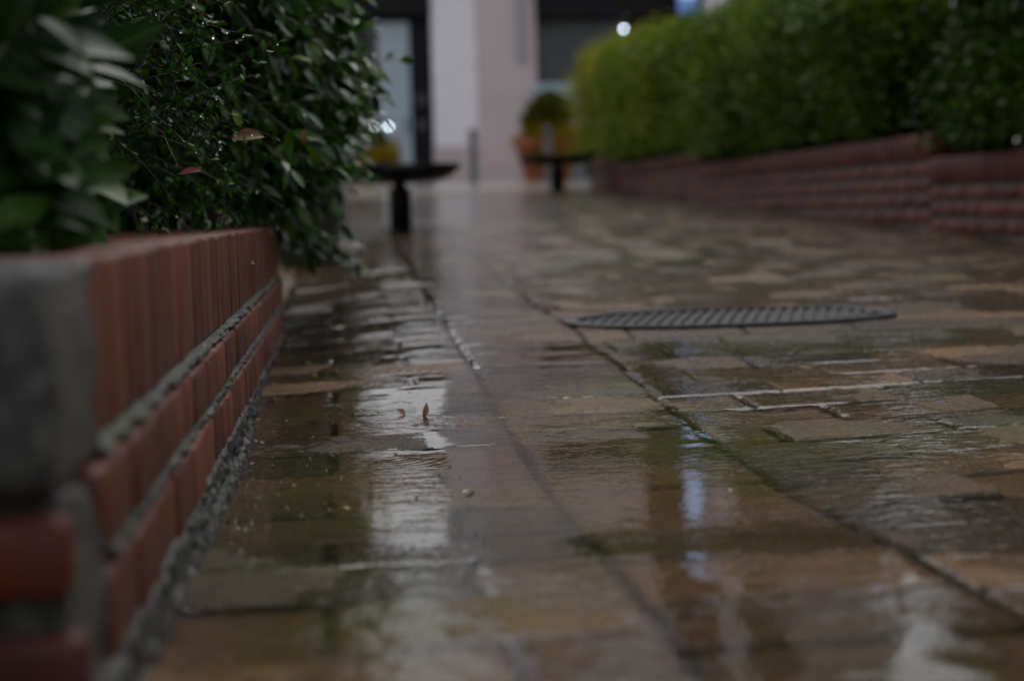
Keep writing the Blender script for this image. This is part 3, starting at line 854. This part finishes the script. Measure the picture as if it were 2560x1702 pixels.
b1 = bench(); b1.location = (.268, 6.75, float(gprof(6.75))); tag(b1, 'black pedestal bench nearer the camera, half hidden by the left shrub', 'bench', 'black pedestal benches')
def copy_tree(o, parent=None):
    c = o.copy(); COL.objects.link(c); c.parent = parent
    for ch in list(o.children): copy_tree(ch, c)
    return c
b2 = copy_tree(b1); b2.location = (1.95, 12.9, float(gprof(12.9))); b2['label'] = 'black pedestal bench farther up the path in front of the terracotta planter'
b2.scale = (1.24, 1.1, 1.08)

# ------------------------------------------------------------------ pots, bollards, cover
def round_pot():
    root = empty('plant_pot', (-.135, 5.15, float(gprof(5.15))-.022), 'charcoal grey round pot on the paving below the overhanging shrub', 'pot')
    bm = bmesh.new(); lathe(bm, [(.105, 0), (.112, .006), (.138, .20), (.146, .215), (.146, .245), (.132, .247), (.128, .215)], 40)
    bmobj('body', bm, M['pot'], root, True)
    bm = bmesh.new(); lathe(bm, [(.12, .205), (.127, .212), (.02, .222)], 24); bmobj('soil', bm, M['soil'], root, True)
    r2 = empty('potted_shrub', (-.135, 5.15, float(gprof(5.15))+.19), 'small dark shrub growing in the charcoal grey pot', 'shrub'); O = np.array(r2.location)
    lines = [twig(O, (rng.uniform(-.8, .5), rng.uniform(-.6, .6), 1), rng.uniform(.25, .5), .3, 8, .1) for i in range(60)]
    P, D, N, L, Wd, T = leaf_twigs(lines, 14, (.03, .05), (.013, .02), .5, .2)
    V, F, t, r = leaves(P-O, D, N, L, Wd, T, .2, .2, 3); npmesh('foliage', V, F, M['leaf_mid'], r2, True, dict(tone=t, rib=r))
    V, F = tubes(lines, .003, .001, 4); npmesh('stem', V-O, F, M['bark'], r2)
round_pot()

def bollard(x, y, label):
    root = empty('bollard', (x, y, float(gprof(y))), label, 'bollard', 'grey bollards before the shops')
    bm = bmesh.new(); lathe(bm, [(.075, -.02), (.075, .02), (.056, .03), (.056, .70)], 24); bmobj('post', bm, M['grey'], root, True)
    bm = bmesh.new(); lathe(bm, [(.060, .70), (.062, .715), (.062, .75), (.05, .785), (.02, .80)], 24); bmobj('cap', bm, M['grey'], root, True)
bollard(1.93, 21.0, 'slim grey bollard standing in front of the pink pier')
bollard(2.98, 20.6, 'slim grey bollard in front of the terracotta planter')

def planter(x, y, rim, h, label, plabel, gold, top, dark_top):
    z0 = float(gprof(y))
    root = empty('terracotta_planter', (x, y, z0), label, 'planter')
    rb = rim*.66
    bm = bmesh.new(); lathe(bm, [(rb, .0), (rb*1.01, .02), (rim*.93, h-.11), (rim, h-.10), (rim, h), (rim*.9, h+.002), (rim*.88, h-.05)], 40); bmobj('body', bm, M['terracotta'], root, True)
    bm = bmesh.new(); lathe(bm, [(rim*.86, h-.07), (rim*.87, h-.055), (.02, h-.04)], 24); bmobj('soil', bm, M['soil'], root, True)
    r2 = empty('planter_shrub', (x, y, z0+h-.05), plabel, 'shrub'); O = np.array(r2.location)
    n = 5200
    th = rng.uniform(0, 2*math.pi, n); zz = rng.uniform(0, 1, n)
    rr = rim*1.12*np.sqrt(np.clip(1-zz**1.5, 0, 1))*np.sqrt(rng.uniform(.25, 1, n))*(1+.26*vnoise(th*2, zz*4, 81)+.12*vnoise(th*5, zz*9, 82))
    hang = (zz < gold) & (np.cos(th) > -.72) & (rng.random(n) < .7)
    rr = np.where(hang, rim*rng.uniform(1.0, 1.18, n), rr)
    dr = np.where(hang, -.50*rng.random(n)**1.2, 0)
    P = np.stack([x+.06*top+rr*np.cos(th)*np.where(np.cos(th) < 0, .85, 1.0), y+rr*np.sin(th)*1.05, O[2]+.03+zz*top+dr], 1)
    low = zz < gold
    for nm, sel, mt in (('foliage', ~low, 'leaf_pot'), ('golden_foliage', low, 'leaf_gold')):
        k = sel.sum()
        V, F, t, r = leaves(P[sel]-O, rng.normal(0, .7, (k, 3))+[0, 0, .4], rng.normal(0, .6, (k, 3))+[0, -.2, .7], rng.uniform(.05, .09, k), rng.uniform(.025, .04, k), rng.uniform(0, 1, k), .2, .2, 3)
        npmesh(nm, V, F, M[mt], r2, True, dict(tone=t, rib=r))
    lines = [twig(O-[0, 0, .03], (rng.uniform(-.5, .5), rng.uniform(-.5, .5), 1), top*rng.uniform(.5, .9), .1, 8, .1) for i in range(24)]
    V, F = tubes(lines, .008, .003, 4); npmesh('stem', V-O, F, M['bark'], r2)
planter(3.10, 21.6, .50, .62, 'large flared terracotta planter against the shop window', 'rounded shrub with yellow lower leaves in the terracotta planter', .38, .72, 0)
planter(.42, 22.6, .40, .40, 'terracotta planter beside the pale door, mostly hidden by the left shrub', 'yellowing shrub in the planter beside the pale door', .55, .45, 0)

def manhole():
    zc = .0575
    root = empty('drain_cover', (.775, 2.82, zc), 'broad cast iron drain cover with raised ribs set in the paving', 'drain cover')
    root.rotation_euler = (math.atan(.014), 0, 0)
    def ring(bm, prof, n=72):
        rings = []
        for k, z in prof:
            r = []
            for i in range(n):
                a = 2*math.pi*i/n; c, q = math.cos(a), math.sin(a); e = 2/2.4
                r.append(bm.verts.new((.340*k*math.copysign(abs(c)**e, c), .175*k*math.copysign(abs(q)**e, q), z)))
            rings.append(r)
        for a, b in zip(rings[:-1], rings[1:]):
            for i in range(n): bm.faces.new((a[i], a[(i+1) % n], b[(i+1) % n], b[i]))
        return rings
    bm = bmesh.new(); ring(bm, [(1.0, -.012), (1.0, .002), (.985, .004), (.93, .004), (.915, .0), (.915, -.012)]); bmobj('frame', bm, M['iron'], root, False)
    bm = bmesh.new(); r = ring(bm, [(.905, -.014), (.905, -.005), (.895, -.004)]); bm.faces.new(r[-1]); bmobj('lid', bm, M['iron'], root, False)
    bm = bmesh.new()
    for i in range(-12, 13):
        xx = i*.0245; hl = .150*max(0, 1-abs(xx/.305)**2.4)**(1/2.4)
        if hl > .03:
            n0 = set(bm.verts); add_box(bm, xx-.007, xx+.007, -hl, hl, -.010, .0015, bevel=.002, seg=1)
            for v in bm.verts:
                if v not in n0: v.co.x += .35*v.co.y
    o = bmobj('tread_rib', bm, M['iron'], root, False); o['kind'] = 'stuff'
manhole()

# ------------------------------------------------------------------ little things on the paving
def wz(x, y): return max(float(gprof(y)), 0.0)
tag(single_leaf('fallen_leaf', (.110, 1.425, .0015), (.8, .5, .12), (0, 0, 1), .016, .009, M['lime_leaf'], None, .3, .3), 'tiny yellow green leaf floating in the near part of the puddle', 'leaf')
tag(single_leaf('fallen_leaf', (.098, 1.93, .006), (.35, .1, .9), (.5, -.8, .2), .022, .010, M['tan_leaf'], None, .2, .35), 'curled brown leaf standing upright at the far edge of the puddle', 'leaf')
tag(single_leaf('fallen_leaf', (.075, 1.95, .008), (-.7, .1, .7), (.3, -.8, .5), .016, .008, M['orange_leaf'], None, .3, .4), 'small orange leaf leaning beside the upright brown leaf', 'leaf')
tag(single_leaf('fallen_leaf', (.027, 2.72, .052), (.9, .3, .2), (0, -.3, 1), .018, .010, M['orange_leaf'], None, .3, .3), 'orange scrap of leaf on the wet paving beyond the puddle', 'leaf')
tag(single_leaf('fallen_leaf', (.20, 1.93, .002), (1, .1, .05), (0, 0, 1), .020, .008, M['paper'], None, .1, .15), 'pale petal lying flat at the far side of the puddle', 'petal')
tag(single_leaf('fallen_leaf', (-.062, 2.30, .028), (.6, -.6, .3), (0, -.2, 1), .014, .008, M['lime_leaf'], None, .3, .3), 'small green leaf on the paving by the brick wall', 'leaf')
tag(single_leaf('fallen_leaf', (-.005, 1.37, .0015), (-.6, .5, .25), (.1, 0, 1), .012, .007, M['lime_leaf'], None, .35, .3), 'little green leaf in the shaded left side of the puddle', 'leaf')

def litter():
    n = 260
    x = np.concatenate([XW + .018 + np.abs(rng.normal(0, .035, 150)), rng.uniform(-.1, 1.4, 110)]); y = np.concatenate([rng.uniform(.8, 3.1, 150), rng.uniform(.75, 3.6, 110)])
    z = np.maximum(gprof(y) - .030*np.exp(-((x-XW)/.20)**2)*sstep(1.7, 3.2, y) + .002, .0012)
    V, F, t, r = leaves(np.stack([x, y, z], 1), rng.normal(0, 1, (n, 3))*[1, 1, .22], rng.normal(0, .25, (n, 3))+[0, 0, 1], rng.uniform(.003, .010, n), rng.uniform(.002, .005, n), rng.uniform(0, 1, n), .3, .3, 3)
    tag(npmesh('leaf_litter', V, F, mat_leaf('litter', [(0, (.02, .012, .006)), (.5, (.07, .045, .015)), (.8, (.10, .10, .02)), (1, (.22, .18, .10))], .4), None, True, dict(tone=t, rib=r)),
        'wet crumbs of leaf and bark scattered over the paving and along the wall foot', kind='stuff')
    k = 70
    p = np.stack([rng.uniform(-.12, .12, k), rng.uniform(1.15, 1.95, k), np.full(k, .0006)], 1)
    o = drops(p, rng.uniform(.0007, .0019, k), None, 'water_bubble')
    tag(o, 'tiny water bubbles floating on the shaded side of the puddle', kind='stuff')
litter()

def weed(x, y, label):
    z = float(gprof(y)) - .004
    root = empty('weed_sprout', (x, y, z), label, 'weed', 'weeds in the paving joints')
    n = 16
    D = rng.normal(0, .7, (n, 3)) + [0, 0, .8]
    V, F, t, r = leaves(rng.normal(0, .006, (n, 3))*[1, 1, 0], D, rng.normal(0, .4, (n, 3))+[0, -.3, 1], rng.uniform(.006, .014, n), rng.uniform(.003, .006, n), rng.uniform(.5, 1, n), .4, .2, 3)
    npmesh('leaf_tuft', V, F, M['leaf_hedge'], root, True, dict(tone=t, rib=r))
weed(.70, 2.50, 'tiny green weed in the joint left of centre below the drain cover')
weed(.92, 2.52, 'tiny green weed in the joint right of centre below the drain cover')
weed(1.16, 2.86, 'tiny green weed at the right rim of the drain cover')

# ------------------------------------------------------------------ shop building
def building():
    YB = 26.0; Z0 = .80
    b = empty('shop_building', (2.5, YB, Z0), 'pink rendered shop building with pale pier and dark shop fronts beyond the path', 'building')
    ox, oy, oz = 2.5, YB, Z0
    def part(nm, boxes, mt, parent=b, bevel=.01):
        bm = bmesh.new()
        for (x0, x1, y0, y1, z0, z1) in boxes: add_box(bm, x0-ox, x1-ox, y0-oy, y1-oy, z0-oz, z1-oz, bevel=bevel, seg=1)
        return bmobj(nm, bm, M[mt], parent)
    ZS, ZT = 4.62, 10.2
    part('pale_pier', [(1.60, 2.40, 25.95, 26.75, 1.45, ZS-.004)], 'pale')
    part('pink_pier', [(2.404, 3.50, 25.98, 26.75, 1.45, ZS-.004)], 'pink')
    part('plinth', [(1.58, 3.53, 25.92, 26.76, .70, 1.446)], 'plinth')
    part('pale_pier', [(6.62, 7.12, 25.97, 26.75, .70, ZS-.004)], 'pale')
    part('downpipe', [(3.18, 3.33, 25.86, 25.976, 2.95, ZS-.01)], 'pipe', bevel=.03)
    # upper storeys: bays, most lightened in colour as if sky-lit, with window openings (x spans of wall, spans of window)
    ZL = 4.95
    part('left_parapet', [(-12, 2.40, 25.95, 26.4, ZS, ZL)], 'pale_lit')
    part('left_roof', [(-12, 2.39, 26.404, 34, ZL-.3, ZL-.05)], 'grey')
    part('upper_wall', [(2.404, 5.40, 25.98, 26.6, ZS, ZT), (5.404, 6.616, 25.99, 26.6, 9.6, ZT)], 'pink_lit')
    part('upper_pier', [(1.60, 2.40, 25.94, 26.39, ZL+.004, ZT)], 'pale_lit')
    part('upper_wall', [(6.62, 7.12, 25.97, 26.6, ZS, ZT)], 'pale_lit')
    part('upper_wall', [(8.02, 10.3, 25.97, 26.6, ZS, ZT), (7.124, 8.016, 25.99, 26.6, 5.7, 6.4), (7.124, 8.016, 25.99, 26.6, 9.6, ZT)], 'pink')
    for (x0, x1, z0, z1) in ((5.41, 6.61, ZS, 9.59), (7.13, 8.01, ZS, 5.69), (7.13, 8.01, 6.41, 9.59)):
        f = part('upper_window', [(x0, x1, 26.20, 26.26, z0, z1)], 'dark', bevel=0)
        part('window_bar', [((x0+x1)/2-.03, (x0+x1)/2+.03, 26.16, 26.197, z0+.01, z1-.01)], 'grey', f, 0)
    part('roof', [(2.3, 10.4, 25.8, 34, ZT+.004, ZT+.25)], 'grey')
    part('rear_wall', [(2.41, 10.28, 26.9, 33.8, .5, ZT-.02)], 'pink', bevel=0)
    part('rear_wall', [(-11.9, 2.39, 26.9, 33.8, .5, ZL-.31)], 'dark', bevel=0)
    # shop front left of the pier
    part('fascia', [(-9, 1.595, 25.90, 26.4, 3.78, ZS-.004)], 'dark')
    part('fascia', [(3.505, 6.615, 25.92, 26.4, 3.72, ZS-.004), (7.125, 10.3, 25.92, 26.4, 3.4, ZS-.004)], 'dark')
    d = part('door', [(.62, 1.20, 26.12, 26.20, .82, 3.70)], 'doorpaint')
    part('door_pane', [(.80, .98, 26.09, 26.118, .95, 1.70)], 'pipe', d, 0)
    part('door_handle', [(1.10, 1.13, 26.05, 26.117, 1.7, 2.0)], 'grey', d, .005)
    part('door_frame', [(.40, .61, 26.10, 26.24, .80, 3.70)], 'grey')
    part('shop_window', [(1.25, 1.594, 26.15, 26.2, .80, 3.77)], 'dark', bevel=0)
    part('letter_board', [(1.28, 1.50, 26.10, 26.145, 2.20, 2.42)], 'grey')
    part('letter_board', [(1.28, 1.50, 26.10, 26.145, 1.75, 1.95)], 'grey')
    part('shop_window', [(-9, .39, 26.2, 26.3, .80, 3.77)], 'dark', bevel=0)
    # right shop: grey blind over the glass, dark frame beyond
    part('window_blind', [(3.56, 5.18, 26.22, 26.26, 2.45, 3.715)], 'shopgrey', bevel=0)
    part('shop_window', [(3.505, 6.615, 26.30, 26.36, .80, 3.715)], 'dark', bevel=0)
    part('window_frame', [(5.20, 5.32, 26.10, 26.25, .80, 3.715)], 'dark')
    part('shop_window', [(7.125, 10.3, 26.3, 26.36, .80, 3.39)], 'dark', bevel=0)
building()
bpy.data.objects['shop_building'].location.x += .09
def display_stand():
    root = empty('display_stand', (4.1, 25.4, .82), 'pale blue display stand in front of the grey shop window', 'stand')
    def p(nm, x0, x1, z0, z1, mt, y0=0, y1=.3):
        bm = bmesh.new(); add_box(bm, x0-4.1, x1-4.1, y0, y1, z0-.82, z1-.82, bevel=.02, seg=1); bmobj(nm, bm, M[mt], root)
    p('header_board', 3.45, 4.45, 2.27, 2.50, 'counter')
    p('post', 4.12, 4.40, .84, 2.265, 'shopblue', .05, .2)
    p('shelf', 4.05, 4.52, 1.70, 1.86, 'counter', -.1, .045)
    p('shelf', 4.15, 4.62, 1.30, 1.46, 'shopblue', -.1, .045)
display_stand()

def lamp(name, x, y, z, r, col, s, label, group=None, hang=.25):
    root = empty(name, (x, y, z), label, 'lamp', group)
    bm = bmesh.new(); bmesh.ops.create_icosphere(bm, subdivisions=3, radius=r); bmobj('bulb', bm, mat_emit(name+'_glow', col, s), root, True)
    bm = bmesh.new(); lathe(bm, [(r*1.3, r*.6), (r*1.25, r*1.3), (r*.3, r*1.9), (r*.2, r*1.9+hang)], 20); bmobj('lamp_shade', bm, M['grey'], root, True)
lamp('spot_lamp', 5.16, 25.70, 3.48, .035, (.72, .82, 1.0), 13, 'small bluish white lamp glowing below the dark fascia above the hedge')
lamp('spot_lamp', .845, 25.4, 1.80, .03, (.75, .9, 1.0), 12, 'brighter of two small white lamps by the pale door')
lamp('spot_lamp', .610, 25.4, 1.81, .03, (.72, .85, .9), 5, 'dimmer of two small white lamps by the pale door')

def sign():
    root = empty('hanging_sign', (6.3, 25.6, 3.7), 'upright lit blue and white shop sign above the hedge', 'sign')
    bm = bmesh.new(); add_box(bm, -.19, .19, -.06, .06, .0, 2.1, bevel=.015, seg=1); bmobj('sign_box', bm, M['grey'], root)
    bm = bmesh.new(); add_box(bm, -.17, .17, -.075, -.062, .02, .30); bmobj('blue_panel', bm, mat_emit('sign_blue', (.14, .24, .52), .7), root)
    bm = bmesh.new(); add_box(bm, -.17, .17, -.075, -.062, .304, 2.08); bmobj('white_panel', bm, mat_emit('sign_white', (.42, .55, .85), 1.3), root)
    for zz in (.5, 1.5):
        bm = bmesh.new(); add_box(bm, -.02, .02, .062, .30, zz, zz+.04); bmobj('bracket', bm, M['grey'], root)
sign()
